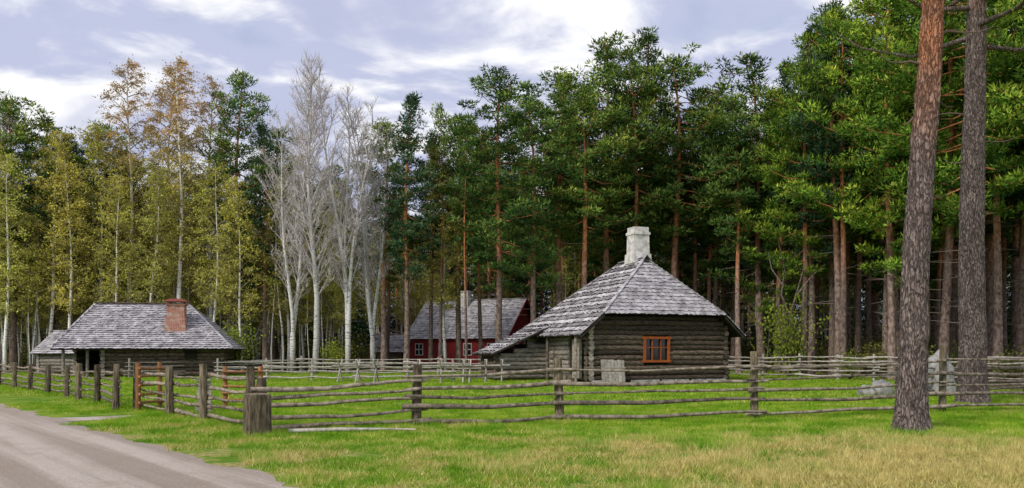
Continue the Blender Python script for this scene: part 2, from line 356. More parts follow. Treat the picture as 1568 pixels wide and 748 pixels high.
def birch(seed,H,R,leaf=None,cs=.3,nleaf=7000,nprim=40,r0=.15,twigs=3500,fork=False,droop=.5,ls=.10,tw_w=.011):
    random.seed(seed); m=MB(); tw=[]; trunks=[]; bare=not leaf
    n=3 if fork else 1
    for f in range(n):
        a=random.uniform(0,6.3)+f*2.1; sp_=(random.uniform(.9,1.7) if fork else random.uniform(.2,.8)); zs=np.linspace(0,H*(1-.07*f),9); ph=random.uniform(0,6)
        T=np.array([(math.cos(a)*sp_*(max(0,z/H-.12))**1.2*1.5+.16*math.sin(z*.4+ph)*min(1,z/4),math.sin(a)*sp_*(max(0,z/H-.12))**1.2*1.5+.14*math.cos(z*.37+ph)*min(1,z/4),z) for z in zs])
        m.tube(T,r0*(.8 if fork else 1)*(1-.9*(zs/zs[-1])),7,0,cap=False); trunks.append((T,zs))
    for T,zs in trunks:
        for i in range(nprim//n):
            tt=(i+random.random())/(nprim//n); z=zs[-1]*(cs+(1-cs)*tt); p=np.array([np.interp(z,zs,T[:,d]) for d in range(3)]); a=i*2.4+random.uniform(-.6,.6)
            l=R*(1-tt)**.6*random.uniform(.6,1.15)*(.5+.5*min(1,tt*3))+.4; e=random.uniform(.7,1.4) if not bare else random.uniform(1.15,1.6)
            ch=math.cos(e*.7) if not bare else math.cos(e*.78)
            pts=[p+np.array([math.cos(a)*l*s_*ch,math.sin(a)*l*s_*ch,l*((math.sin(e) if not bare else 1.15)*s_-.35*droop*s_*s_)]) for s_ in (0,.35,.7,1)]
            m.tube(pts,[.055*(1-.5*tt),.034,.02,.008],4,1,cap=False)
            for j in range(int(3+l*2.2)):
                s_=random.uniform(.2,1); q=np.array([np.interp(s_,(0,.35,.7,1),[pt[d] for pt in pts]) for d in range(3)])
                a2=a+random.uniform(-1.5,1.5); l2=random.uniform(.3,.5)*l*(1.2-s_)+.3; e2=random.uniform(-.1,1.1) if not bare else random.uniform(.6,1.8)
                pt2=[q+np.array([math.cos(a2)*l2*u,math.sin(a2)*l2*u,l2*(e2*u-droop*u*u*.9)]) for u in (0,.5,1)]
                m.tube(pt2,[.017,.012,.005],3,1,cap=False); tw.append(pt2)
    T2=np.array(tw); K=len(T2); idx=rng.integers(0,K,twigs); u=rng.uniform(.1,1,(twigs,1)); base=T2[idx,0]*(1-u)+T2[idx,2]*u+(T2[idx,1]-(T2[idx,0]+T2[idx,2])/2)*(4*u*(1-u))
    D=unit(rng.normal(size=(twigs,3))*[1,1,.6]+np.array([0,0,1.3-2.6*droop])); l=rng.uniform(.25,.8,(twigs,1)); q=unit(np.cross(D,rng.normal(size=(twigs,3))))
    m.tris(np.stack([base-q*tw_w,base+q*tw_w,base+D*l],1),1,rng.uniform(0,1,twigs))
    if leaf:
        ii=rng.integers(0,twigs,nleaf); uu=rng.uniform(0,1.1,(nleaf,1)); P=base[ii]+D[ii]*l[ii]*uu+rng.normal(size=(nleaf,3))*.07
        A=unit(rng.normal(size=(nleaf,3))); Bq=unit(np.cross(A,rng.normal(size=(nleaf,3)))); s_=ls*rng.uniform(.5,1.2,(nleaf,1))
        m.quads(np.stack([P-A*s_*.6,P+Bq*s_*.4,P+A*s_*.6,P-Bq*s_*.4],1),2,np.clip(rng.normal(.5,.22,nleaf),0,1))
    return m.mesh('birch_tree_mesh',[BBARK,YTWIG if leaf else TWIG,leaf or TWIG])
def bush(seed,H,R,leafm,n=1800,ls=.09):
    random.seed(seed); m=MB(); C=[]
    for i in range(26):
        a=random.uniform(0,6.3); l=random.uniform(.5,1)*H; s_=random.uniform(.1,1)*R
        pts=np.array([(math.cos(a)*s_*u**.8*1.0,math.sin(a)*s_*u**.8,l*u) for u in (0,.4,.75,1)]); m.tube(pts,[.025,.018,.012,.005],3,0,cap=False)
        for k in range(5):
            u=random.uniform(.3,1); C.append([np.interp(u,(0,.4,.75,1),pts[:,d]) for d in range(3)])
    C=np.array(C); ii=rng.integers(0,len(C),n); P=C[ii]+rng.normal(size=(n,3))*R*.17
    P[:,2]=np.abs(P[:,2])
    A=unit(rng.normal(size=(n,3))); Bq=unit(np.cross(A,rng.normal(size=(n,3)))); s_=ls*rng.uniform(.5,1.2,(n,1))
    m.quads(np.stack([P-A*s_*.6,P+Bq*s_*.4,P+A*s_*.6,P-Bq*s_*.4],1),1,np.clip(rng.normal(.5,.25,n),0,1))
    return m.mesh('bush_mesh',[DTWIG,leafm])
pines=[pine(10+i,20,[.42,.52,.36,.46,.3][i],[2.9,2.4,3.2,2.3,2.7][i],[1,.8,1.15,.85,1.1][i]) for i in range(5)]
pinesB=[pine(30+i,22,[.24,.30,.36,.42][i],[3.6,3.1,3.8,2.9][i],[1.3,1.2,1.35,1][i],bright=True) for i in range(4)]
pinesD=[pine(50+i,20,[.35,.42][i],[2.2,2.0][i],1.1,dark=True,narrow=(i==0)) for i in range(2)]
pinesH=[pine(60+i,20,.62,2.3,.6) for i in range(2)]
spr=[spruce(70+i,18,2.6) for i in range(2)]
bG=[birch(80+i,16,2.3,BL,.26,6800,42,.12,2000,ls=.12,droop=.65) for i in range(3)]
bO=[birch(90+i,22,2.8,BO,.26,8500,56,.18,3600,ls=.115,droop=.65) for i in range(2)]
bN=[birch(100+i,20,3.0,None,.24,0,54,.20,3600,fork=(i!=1),droop=.0,tw_w=.013) for i in range(3)]
thin=[birch(110+i,13,1.2,BL,.3,1300,20,.065,600,ls=.115) for i in range(3)]
bushB=[bush(120+i,2.2,1.3,BU) for i in range(2)]; bushD=[bush(124+i,2.6,1.5,BD,1300,.12) for i in range(3)]
random.seed(5)
def put(name,me,x,y,h,h0,wide=1,parent=None):
    s_=h/h0; return obj(name,me,(x,y,0),random.uniform(0,6.3),(s_*wide,s_*wide,s_),parent)
PT=[(-37.4,60,20.2),(-35.2,61,18.8),(-31.7,62,18.8),(-20.6,60,22.2),(-19,63,19),(-9.6,60,18.5),(-3.9,59,18.7),(-.9,51,19.2),(-2.4,62,18),
 (1.5,53,19.3),(3.3,56,20.8),(4.9,54,19),(7,58,23.8),(8.6,56,22.6),(10.5,61,25.2),(11.8,58,22.5),(13.9,61,19.8),(15.4,61,20.9),(15.6,55,18.9),(17.5,56,22.2)]
for i,(x,y,h) in enumerate(PT): put('pine_tree',pines[i%5],x,y,h,20,random.uniform(.95,1.3))
PR=[(18.3,55,19.4),(18.2,50,21),(20.4,51,22.8),(19.0,46,21),(20.9,44,23.5),(22.6,42,25),(21.6,38,22),(25.5,42,24),(24.8,35,24),(27.5,38,25),(23.2,48,23.5),(28,33,24)]
for i,(x,y,h) in enumerate(PR): put('pine_tree',pinesB[i%4],x,y,h,22,random.uniform(.9,1.15))
for i,(x,y,h) in enumerate([(-7.4,56,19.4),(-6.1,60,17.5),(-18.2,59,18),(-33,60,17.5)]): put('pine_tree',pinesD[i%2],x,y,h,20)
for i,(x,y,h) in enumerate([(-28.1,59,22.8),(-26.3,61,22.9),(-24,58,22.6),(-22.7,60,21.6)]): put('birch_tree',bO[i%2],x,y,h,22,1.1)
for i,(x,y,h) in enumerate([(-15.4,56,20.0),(-13.3,54,20.6),(-11.3,55,20.6),(-9.9,57,19.4),(-38.5,60,20)]): put('bare_birch_tree',bN[i%3],x,y,h,20,1.1)
for i,(x,y,h) in enumerate([(-33.6,58,17.4),(-30,59,17.6),(-35.5,56,15),(-28.5,57,14),(-31.5,57,15),(-25.5,56.5,14.5),(-21.3,57,15),(-19.2,57,13.5),(-16.8,60,15),(-37.5,57,16),(-4.8,58,16),(-12.3,60,14)]): put('birch_tree',bG[i%3],x,y,h,16,1.1)
put('young_birch_tree',bushB[0],16.6,48,4.8,2.2,.7); put('bush',bushB[1],18.4,43.5,1.6,2.2); put('bush',bushB[0],-18.6,54,3.6,2.2); put('bush',bushB[1],-12.8,58,2.6,2.2); put('bush',bushB[0],23.2,31.5,2.4,2.2)
FO=empty('forest')
def forest(x,y):
    if abs(x)>.72*y+5: return
    left=x<-6
    r=random.random()
    if left: L_=[(bG,16,.36,(12,18)),(thin,13,.28,(10,15)),(pines,20,.09,(16,19)),(pinesD,20,.08,(14,18)),(bN,20,.05,(15,18)),(pinesH,20,.14,(15,18))]
    else: L_=[(pines,20,.32,(15,21)),(pinesH,20,.3,(16,21)),(pinesD,20,.18,(14,20)),(thin,13,.16,(10,14)),(spr,18,.04,(12,16))]
    for ms,h0,w,hr in L_:
        if r<w or ms is L_[-1][0]: put('forest_tree',random.choice(ms),x,y,random.uniform(*hr),h0,random.uniform(.9,1.2),FO); return
        r-=w
for y in np.arange(62,92,4.6):
    for x in np.arange(-74,74,3.3 if y<76 else 4.6):
        forest(x+random.uniform(-1.5,1.5),y+random.uniform(-1.8,1.8)+(0 if not(-12<x<4) else (16 if y<78 else 0)))
for y in np.arange(28,62,4.6):
    for x in np.arange(28,54,4.6): 
        if x<.72*y+7: put('forest_tree',random.choice(pinesB+pinesH+pinesD),x+random.uniform(-1.5,1.5),y+random.uniform(-1.5,1.5),random.uniform(19,24),21,1,FO)
    for x in np.arange(-60,-42,4.5):
        if roadside(x,y)>4: forest(x+random.uniform(-1.5,1.5),y+random.uniform(-1.5,1.5))
for x in np.arange(20,30,2.9):
    for y in np.arange(48,62,4): put('forest_tree',random.choice(pinesH+pinesD),x+random.uniform(-1,1),y+random.uniform(-1,1),random.uniform(17,22),20,1,FO)
for y in (94,98,102):
    for x in np.arange(-76,76,2.9): put('forest_tree',random.choice(spr),x+random.uniform(-1.2,1.2),y+random.uniform(-1.5,1.5),random.uniform(13,18),18,1.35,FO)
for i in range(260):
    x=random.uniform(-50,50); y=random.uniform(61,80)
    if -13<x<5 and y<82: y+=18
    put('undergrowth',random.choice(bushD),x,y,random.uniform(1.2,3.4),2.6,1.2,FO)
for i in range(60): put('undergrowth',random.choice(bushD),random.uniform(21,42),random.uniform(36,60),random.uniform(1,2.6),2.6,1.2,FO)
for i in range(190):   # slim poles along the forest edge
    x=random.uniform(-42,26) if i%3==0 else random.uniform(-42,-14); y=random.uniform(58.5,70)
    if -12<x<3: y+=20
    put('thin_tree',random.choice(thin),x,y,random.uniform(8,15),13,random.uniform(.7,1.2),FO)
# near pines
def bigpine(seed,r0,r1,H,lean,mat):
    random.seed(seed); m=MB(); nr=210; na=64; V=np.zeros((nr,na,3))
    zs=np.concatenate([np.linspace(-.1,10,160),np.linspace(10.2,H,50)])
    for i,z in enumerate(zs):
        f=z/H; cx=lean[0]*z+.06*math.sin(z*.5+seed); cy=lean[1]*z+.05*math.cos(z*.4)
        r=r0*max(0,1-f)**.75+.03+ .12*math.exp(-max(z,0)*3.2)
        for j in range(na):
            a=j/na*2*math.pi; ca,sa=math.cos(a),math.sin(a)
            q=Vector((ca*r*13,sa*r*13,z*2.4)); q+=.35*Vector((mn.noise(q*.9),mn.noise(q*.9+Vector((9,0,0))),mn.noise(q*.9+Vector((0,9,0))))); dv=mn.voronoi(q)[0]; k=min(1,(dv[1]-dv[0])*2.2)
            rr=r+ (.022*k-.011)*(1 if z<12 else .3)+.02*mn.noise(Vector((ca*1.2,sa*1.2,z*.7)))+(.07*max(0,mn.noise(Vector((ca*1.5,sa*1.5,5)))) if z<.5 else 0)
            V[i,j]=(cx+ca*rr,cy+sa*rr,z)
    i=np.arange(nr-1)[:,None]; j=np.arange(na)[None,:]; k=(j+1)%na
    m.add(V,np.stack([i*na+j,i*na+k,(i+1)*na+k,(i+1)*na+j],-1).reshape(-1,4),0,.5,True)
    C=[];RR=[];B=[]
    for b in range(46):
        tt=b/46; z=H*(.45+.54*tt); a=b*2.4; l=4.2*(1-tt)**.6*random.uniform(.6,1.1)+.3; p=np.array([lean[0]*z,lean[1]*z,z])
        pts=[p+np.array([math.cos(a)*l*s_,math.sin(a)*l*s_,l*(.35*s_-.2*math.sin(3*s_))]) for s_ in (0,.4,.75,1)]
        m.tube(pts,[.09*(1-.5*tt),.06,.035,.012],6,0,cap=False)
        for q in range(int(l*3)):
            s_=random.uniform(.35,1.05); c=np.array([np.interp(s_,(0,.4,.75,1.05),[pt[d] for pt in pts]) for d in range(3)]); sw=random.uniform(-.4,.4)*l*s_
            C.append(c+np.array([-math.sin(a)*sw,math.cos(a)*sw,random.uniform(0,.3)])); RR.append(random.uniform(.3,.5)); B.append(random.uniform(.2,.7))
    needles(m,C,RR,50,.2,.05,2,B)
    for z,a,l,up in [(7.1,3.3,1.0,.25),(6.2,2.9,.45,-.2),(5.3,3.6,.35,.2),(7.7,.3,1.6,.3),(4.6,.2,.5,.2),(8.6,2.7,1.4,.3),(3.9,3.2,.2,0),(6.7,.4,.7,-.3)]:
        p=np.array([lean[0]*z,lean[1]*z,z]); pts=[p+np.array([math.cos(a+.3*math.sin(4*s_))*l*s_,math.sin(a)*l*s_,l*up*s_+.08*math.sin(6*s_)]) for s_ in np.linspace(0,1,6)]
        m.tube(pts,np.linspace(.035,.008,6),5,1)
    return m.mesh('big_pine_mesh',[mat,DTWIG,PNR])
obj('pine_tree',bigpine(3,.25,0,21,(.040,.0),PBARKN),(7.86,15.7,0))
obj('pine_tree',bigpine(8,.37,0,24,(.012,.01),PBARKG),(13.8,24,0))
# crooked bare tree right of the house
m=MB()
for pts,r in [([(0,0,0),(.2,0,2),(.1,0,4),(.7,0,6),(1.2,0,8)],.13),([(.1,0,3.6),(-.5,0,5),(-.3,0,6.6),(-.7,0,8.4)],.08),([(.45,0,5),(1.4,0,6.2),(2.2,0,6.9)],.06),([(-.4,0,5.6),(-1.1,0,6.6),(-1.3,0,7.6)],.05)]:
    m.tube(pts,np.linspace(r,.012,len(pts)),6,0)
obj('crooked_tree',m.mesh('crooked_tree',[WOOD]),(17.0,49,0))
# ------------------------------------------------------------------ fences
def fence(name,posts,rails,rr=.04,pr=.09,pm=POST,rm=WOOD,sag=.03,over=.35,side=1):
    m=MB()
    for (x,y,h) in posts:
        lx,ly=random.uniform(-.05,.05),random.uniform(-.05,.05); r=pr*random.uniform(.85,1.15); h+=random.uniform(-.04,.06)
        m.tube([(x,y,-.1),(x+lx*.4,y+ly*.4,h*.4),(x+lx*.8,y+ly*.8,h*.8),(x+lx,y+ly,h)],[r*1.05,r,r*.98,r*.9],9,0,jit=.13,smooth=False)
    for a,b in zip(posts[:-1],posts[1:]):
        A=np.array(a[:2],float);B=np.array(b[:2],float);d=B-A;Ln=np.linalg.norm(d);d/=Ln;nn=np.array([d[1],-d[0]])
        for k,hr in enumerate(rails):
            o=over*random.uniform(.4,1); z0=hr*a[2]+random.uniform(-.05,.05); z1=hr*b[2]+random.uniform(-.05,.05); r=rr*random.uniform(.7,1.2)
            sd_=(pr+rr*.6)*side*(1 if (k%2==0) else .9)
            pts=[]; ph=random.uniform(0,6); sg=random.uniform(.3,1.8)*sag
            for u in np.linspace(0,1,11):
                s_=-o+(Ln+2*o)*u; q=A+d*s_+nn*sd_+nn*.02*math.sin(5*u+ph)
                pts.append((q[0],q[1],z0+(z1-z0)*u-sg*math.sin(math.pi*u)+.016*math.sin(9*u+ph)+.006*math.sin(23*u+ph)))
            taper=np.linspace(1.2,.7,11) if random.random()<.5 else np.linspace(.7,1.2,11)
            m.tube(pts,r*taper,7,1,rnd=random.uniform(.15,1),jit=.12)
    return obj(name,m.mesh(name,[pm,rm]))
random.seed(21)
RL=[.80,.59,.45,.29,.10]
fence('wooden_fence',[(-4.95,15.9,1.05),(-2.05,17.1,1.30),(1.07,17.9,1.46),(5.68,18.7,1.52),(11.07,20.6,1.72),(16.5,22.0,1.7),(22,23.4,1.6)],RL,.042,.10)
fence('wooden_fence',[(-5.3,16.2,1.27),(-6.9,17.9,1.26),(-8.4,19.6,1.24),(-10.2,21.7,1.24)],[.82,.63,.46,.3,.1],.04,.10)
fence('wooden_fence',[(-10.6,21.4,1.24),(-12.9,24.9,1.15),(-14.1,26,1.15),(-15.6,28,1.1),(-17.4,30,1.1),(-19.4,32.2,1.1),(-21.4,34.4,1.1),(-24,37.4,1.1),(-27,40.5,1.1),(-30,44,1.1)],[.82,.66,.5,.33,.12],.04,.085)
fence('wooden_fence',[(-15.8,43,1.15),(-13,42.5,1.15),(-10.5,42,1.15),(-8,41.6,1.15),(-5.4,41.4,1.15),(-3,41.2,1.15)],[.85,.66,.45,.22],.04,.07,WOODL,WOODL)
fence('wooden_fence',[(-22,46,1.1),(-18.5,50,1.15),(-14,53,1.2),(-9.5,54,1.2),(-5,54,1.2),(-1,53,1.2),(2.5,52,1.2)],[.85,.62,.4,.2],.04,.07,WOODL,WOODL)
fence('wooden_fence',[(12.4,46,1.35),(14.2,45.3,1.35),(16,44.4,1.4),(17.6,43.2,1.4),(19.0,42,1.4),(20.6,40.6,1.4),(22.5,39,1.4),(25,37,1.4)],[.9,.74,.56,.38,.2],.045,.08,WOODL,WOODL)
fence('wooden_fence',[(13.3,27.6,1.2),(16,28.6,1.2),(19,29.6,1.2),(22,30.5,1.2)],[.85,.62,.4,.2],.04,.08,WOOD,WOOD)
# corner block post
m=MB(); nn=28; prof=[(-.1,.245),(.05,.25),(.4,.238),(.72,.236),(.765,.228),(.78,.205)]
V=[];
for z,r in prof:
    for j in range(nn):
        a=j/nn*2*math.pi; c,s_=math.cos(a),math.sin(a); q=r/max(abs(c),abs(s_))**.72; q*=1+.05*mn.noise(Vector((c*4,s_*4,z*.5)))
        V.append((c*q,s_*q,z+(.01*mn.noise(Vector((c*3,s_*3,7))) if z>.7 else 0)))
F=[[i*nn+j,i*nn+(j+1)%nn,(i+1)*nn+(j+1)%nn,(i+1)*nn+j] for i in range(len(prof)-1) for j in range(nn)]
m.add(V,F,0,.3); m.add(V[-nn:],[list(range(nn))],0,1.0); obj('stump_post',m.mesh('stump_post',[POST]),(-4.82,15.15,0),.5)
# gates with newer wood
def gate(name,loc,rz,w,h,m0):
    m=MB()
    for x in (0,w): m.tube([(x,0,-.05),(x,0,h*.5),(x,0,h)],[.075,.07,.065],8,0,jit=.08)
    for k in range(5): 
        z=.2+k*(h-.35)/4; m.tube([(-.08,-.09,z),(w*.5,-.09,z+random.uniform(-.03,.03)),(w+.08,-.09,z+random.uniform(-.03,.03))],.036,7,0,random.random())
    return obj(name,m.mesh(name,[m0]),loc,rz)
gate('wooden_gate',(-10.05,21.5,0),1.35,.9,1.28,ORANGE); gate('wooden_gate',(-8.1,22.6,0),.25,.95,1.15,ORANGE)
m=MB(); m.box((0,0,.4),(.34,.1,.8),.2,0,.9); m.box((0,-.09,.86),(.42,.3,.05),.2,0,.6); m.box((0,.0,.1),(.42,.2,.2),.2,0,.4); obj('wooden_post_box',m.mesh('wooden_post_box',[WOODL]),(-8.0,20.8,0))
m=MB(); m.tube([(-4.3,15.4,.05),(-3.3,15.6,.06),(-2.6,15.75,.05)],[.045,.04,.03],7,0,.9); m.tube([(-2.9,15.9,.04),(-1.9,15.8,.04)],[.03,.02],6,0,.9); obj('fallen_pole',m.mesh('fallen_pole',[WOODL]))
# trestles
def trestle(x,y,rz,w):
    m=MB(); 
    for s_ in (0,w/2,w):
        m.tube([(s_-.05,-.45,0),(s_+.05,.3,1.15)],.04,6,0); m.tube([(s_+.05,.45,0),(s_-.05,-.3,1.15)],.04,6,0)
    m.tube([(-.4,0,.82),(w+.4,0,.86)],.05,7,0); m.tube([(-.3,.38,.22),(w+.3,.38,.26)],.04,7,0)
    obj('log_trestle',m.mesh('log_trestle',[WOODL]),(x,y,0),rz)
trestle(-4.6,39.5,.1,2.2); trestle(-2.1,39.9,.05,1.6); trestle(-8.6,40,.0,1.8)
# rocks
def rock(x,y,sx,sy,sz,seed):
    m=MB(); n=24; k=14; V=[]
    for i in range(k+1):
        th=math.pi*i/k
        for j in range(n):
            a=j/n*2*math.pi; v=Vector((math.sin(th)*math.cos(a),math.sin(th)*math.sin(a),math.cos(th))); q=1+.28*mn.noise(v*1.3+Vector((seed,0,0)))+.14*mn.noise(v*4+Vector((seed,0,0)))
            V.append((v.x*sx*q,v.y*sy*q,v.z*sz*q+sz*.5))
    F=[[i*n+j,(i+1)*n+j,(i+1)*n+(j+1)%n,i*n+(j+1)%n] for i in range(k) for j in range(n)]
    m.add(V,F,0,.5,True); obj('boulder',m.mesh('boulder',[ROCK]),(x,y,0))
rock(15.15,28.3,.46,.45,1.1,3); rock(13.2,28.6,.4,.4,.36,4); rock(14.3,28.8,.45,.4,.6,9); rock(12.6,28.4,.3,.3,.25,12)
# ------------------------------------------------------------------ buildings
def log_wall(m,p0,p1,z0,z1,r=.125,ext=.18,holes=(),trim=None,mat=0,tint=(0,1)):
    p0=np.array(p0,float);p1=np.array(p1,float);L_=np.linalg.norm(p1-p0);d=(p1-p0)/L_; z=z0+r; i=0
    while z<z1:
        a,b=-ext*random.uniform(.7,1.3),L_+ext*random.uniform(.7,1.3)
        if trim: 
            ta,tb=trim(z); a=max(a,ta); b=min(b,tb)
        parts=[(a,b)]
        for (h0,h1,zl,zh) in holes:
            if zl-.03<z<zh+.03: parts=[q for (s0,s1) in parts for q in ((s0,min(s1,h0)),(max(s0,h1),s1)) if q[1]-q[0]>.1]
        for s0,s1 in parts:
            if s1-s0<.1: continue
            n=max(3,int((s1-s0)/.9)); us=np.linspace(s0,s1,n); ph=random.uniform(0,9)
            P=[(p0[0]+d[0]*u,p0[1]+d[1]*u,z+.016*math.sin(u*1.1+ph)) for u in us]
            m.tube(P,[r*1.06*(1+.06*math.sin(u*2+ph)) for u in us],8,mat,rnd=random.uniform(*tint),jit=.05)
        z+=2*r*.95; i+=1
def roof_plane(m,poly,mat,width=.16,expo=.3,lift=.03,alt=0,slab=None,th=.09,lo=0,hi=1):
    P=[np.array(p,float) for p in poly]; e=P[1]-P[0]; X=e/np.linalg.norm(e); N=np.cross(X,P[2]-P[1]); 
    N/=np.linalg.norm(N); 
    if N[2]<0: N=-N
    Y=np.cross(N,X); 
    if Y[2]<0: Y=-Y
    Q=[((p-P[0])@X,(p-P[0])@Y) for p in P]; ymax=max(q[1] for q in Q); n=len(Q)
    if slab is not None:
        V=[p for p in P]+[p-N*th for p in P]
        m.add(V,[list(range(n))],slab,.4); m.add(V,[list(range(2*n-1,n-1,-1))],slab,.4)
        m.add(V,[[i,(i+1)%n,(i+1)%n+n,i+n] for i in range(n)],slab,.9)
    def ext(y):
        xs=[]
        for i in range(n):
            (x0,y0),(x1,y1)=Q[i],Q[(i+1)%n]
            if (y0-y)*(y1-y)<=0 and abs(y1-y0)>1e-6: xs.append(x0+(x1-x0)*(y-y0)/(y1-y0))
        return (min(xs),max(xs)) if len(xs)>1 else None
    y=-.05; row=0
    while y<ymax-.05:
        ym=min(max(y+expo*.5,.01),ymax-.02); e_=ext(ym)
        if e_:
            rb=random.uniform(.35,.65)+(alt if row%2 else -alt); x=e_[0]-random.uniform(0,width*.5)
            while x<e_[1]:
                w=width*random.uniform(.6,1.3); x1=min(x+w,e_[1]+.02); xa=max(x,e_[0]-.02)
                if x1-xa>.02:
                    yb=y+random.uniform(-.04,.03)*expo/.3; yt=min(y+expo*1.25,ymax); hl=lift*random.uniform(.7,1.8)
                    o=P[0]; a=lambda u,v,h:o+X*u+Y*v+N*h
                    V=[a(xa,yb,.01),a(x1-.006,yb,.01),a(x1-.006,yt,.006),a(xa,yt,.006),a(xa,yb,.01+hl),a(x1-.006,yb,.01+hl),a(x1-.006,yt,.012),a(xa,yt,.012)]
                    m.add(V,[[4,5,6,7],[1,2,6,5],[3,0,4,7]],mat,float(np.clip(rb+random.uniform(-.2,.2),lo,hi)))
                    m.add(V,[[0,1,5,4]],1,.5)
                x+=w
        y+=expo; row+=1
random.seed(33)
# --- main hut: half-hipped shingle roof with catslide lean-to
HZ=math.radians(19.9); H1=empty('log_house',(3.75,38.5,0),HZ)
Wd=7.6; Dp=8.3; uc=4.0; zr=6.38; ze=2.35; eL=-.8; eR=8.45; v0=-.6; v1=9.0
sl=(zr-ze)/(uc-eL); sr=(zr-ze)/(eR-uc); zf=3.4; ufL=eL+(zf-ze)/sl; ufR=eR-(zf-ze)/sr; va=1.75; vb=4.5
m=MB()
win=(2.85,4.3,1.02,2.28)
def tr(z): return (( (z-ze)/sl+eL+.3) if z>2.2 else -9, (eR-(z-ze)/sr-.3) if z>2.2 else 99)
log_wall(m,(0,0),(Wd,0),.12,3.45,.13,.2,[win],tr)
log_wall(m,(0,0),(0,Dp),.12,2.75,.13,.2,[(1.2,2.3,.2,2.2)],None,1,(.2,1))
log_wall(m,(Wd,0),(Wd,Dp),.12,2.75,.13,.2); log_wall(m,(0,Dp),(Wd,Dp),.12,2.75,.13,.2)
log_wall(m,(-3.1,4.9),(-.15,4.9),.1,1.95,.12,.15,(),lambda z:(-.1 if z<1.3 else (z-1.3)*3.4,9),1,(0,.7)); log_wall(m,(-3.1,4.9),(-3.1,7),.1,1.4,.12,.15); log_wall(m,(-3.1,7),(-.1,7),.1,1.9,.12,.15,(),lambda z:(-.1 if z<1.3 else (z-1.3)*3.4,9))
m.box((Wd/2,.1+Dp/2,1.3),(Wd-.14,Dp-.14,2.5),0,2,.3)
m.add([(.1,.06,2.4),(Wd-.1,.06,2.4),(6.9,.06,3.5),(.9,.06,3.5)],[[0,1,2,3]],2,.3)
m.box((.02,1.75,1.15),(.12,1.06,2.0),0,2,.8)
obj('log_walls',m.mesh('log_walls',[LOGD,LOGM,UNDER]),parent=H1)
m=MB()
A=(uc,va,zr);Bk=(uc,vb,zr)
roof_plane(m,[(ufL,v0,zf),(ufR,v0,zf),A],0,.12,.24,.035,.0,1)
roof_plane(m,[(eL,v1,ze),(eL,v0,ze),(ufL,v0,zf),A,Bk],2,.16,.34,.06,.26,1)
roof_plane(m,[(eR,v0,ze),(eR,v1,ze),Bk,A,(ufR,v0,zf)],0,.14,.26,.035,.05,1)
roof_plane(m,[(eR,v1,ze),(eL,v1,ze),Bk],0,.16,.33,.035,0,1)
# lean-to
roof_plane(m,[(-3.55,7.4,1.42),(-3.55,4.35,1.42),(-.2,4.35,2.92),(-.2,7.4,2.92)],2,.17,.36,.06,.2,1)
for a,b in (((ufL,v0,zf),A),((ufR,v0,zf),A),((eL,v1,ze),Bk),((eR,v1,ze),Bk)):
    m.beam(np.array(a)+[0,0,.05],np.array(b)+[0,0,.05],.16,.03,0,.45)
m.beam((uc-.08,va,zr+.05),(uc-.08,vb,zr+.05),.2,.03,0,.4); m.beam((uc+.08,va,zr+.04),(uc+.08,vb,zr+.04),.2,.03,0,.6)
m.add([(uc-.38,va-.25,zr-.3),(uc+.38,va-.25,zr-.3),(uc,va-.12,zr+.14),(uc,va+.7,zr+.12)],[[0,1,2]],1,.1); 
m.add([(uc-.42,va-.3,zr-.33),(uc,va-.2,zr+.17),(uc,va+.8,zr+.13),(uc-.42,va+.4,zr-.28)],[[0,1,2,3]],0,.3); m.add([(uc+.42,va-.3,zr-.33),(uc,va-.2,zr+.17),(uc,va+.8,zr+.13),(uc+.42,va+.4,zr-.28)],[[3,2,1,0]],0,.3)
for vtx in ((ufL,eL),(ufR,eR)): m.beam((vtx[0],v0+.02,zf-.1),(vtx[1],v0+.02,ze-.1),.04,.16,1,.9)
obj('shingle_roof',m.mesh('shingle_roof',[SHING,UNDER,SHINGS]),parent=H1)
cu=4.1
m=MB(); m.box((cu,2.7,6.9),(.95,.85,1.7),0,0,.5,.93); m.box((cu,2.7,7.78),(.98,.9,.14),0,0,.5); m.box((cu,2.7,7.98),(.86,.76,.26),0,0,.3); m.box((cu,2.7,6.45),(1.1,1.0,.5),0,0,.5,.95)
m.box((cu,2.7,8.115),(.6,.5,.02),0,1,.2); obj('chimney',m.mesh('chimney',[WHITE,UNDER]),parent=H1)
m=MB(); x0,x1,z0,z1=win; yf=-.14
m.box(((x0+x1)/2,-.02,(z0+z1)/2),(x1-x0-.1,.03,z1-z0-.1),0,1,.5)
for x in (x0+.05,x1-.05): m.box((x,yf,(z0+z1)/2),(.12,.10,z1-z0),0,0,.6)
for z in (z0+.05,z1-.05): m.box(((x0+x1)/2,yf-.003,z),(x1-x0+.16,.11,.12),0,0,.7)
for k in (1,2): m.box((x0+(x1-x0)*k/3,yf+.03,(z0+z1)/2),(.055,.05,z1-z0-.2),0,0,.4)
m.box(((x0+x1)/2,yf+.027,(z0+z1)/2+.1),(x1-x0-.2,.045,.045),0,0,.4)
obj('window',m.mesh('window',[WFRAME,GLASS]),parent=H1)
m=MB()
for k in range(7): m.beam((.55+k*.18,-.38,.05),(.56+k*.18,-.2,1.15+random.uniform(-.03,.03)),.03,.165,0,random.random(),up=(1,0,0))
m.beam((.5,-.36,.75),(1.75,-.36,.77),.03,.06,0,.6); obj('leaning_boards',m.mesh('leaning_boards',[WOODL]),parent=H1)
m=MB()
for k in range(30): 
    x=random.uniform(-.1,Wd); m.box((x,-.12,.06),(random.uniform(.25,.5),.3,.2),random.uniform(-.2,.2),0,random.random(),.8)
obj('stone_footing',m.mesh('stone_footing',[ROCK]),parent=H1)
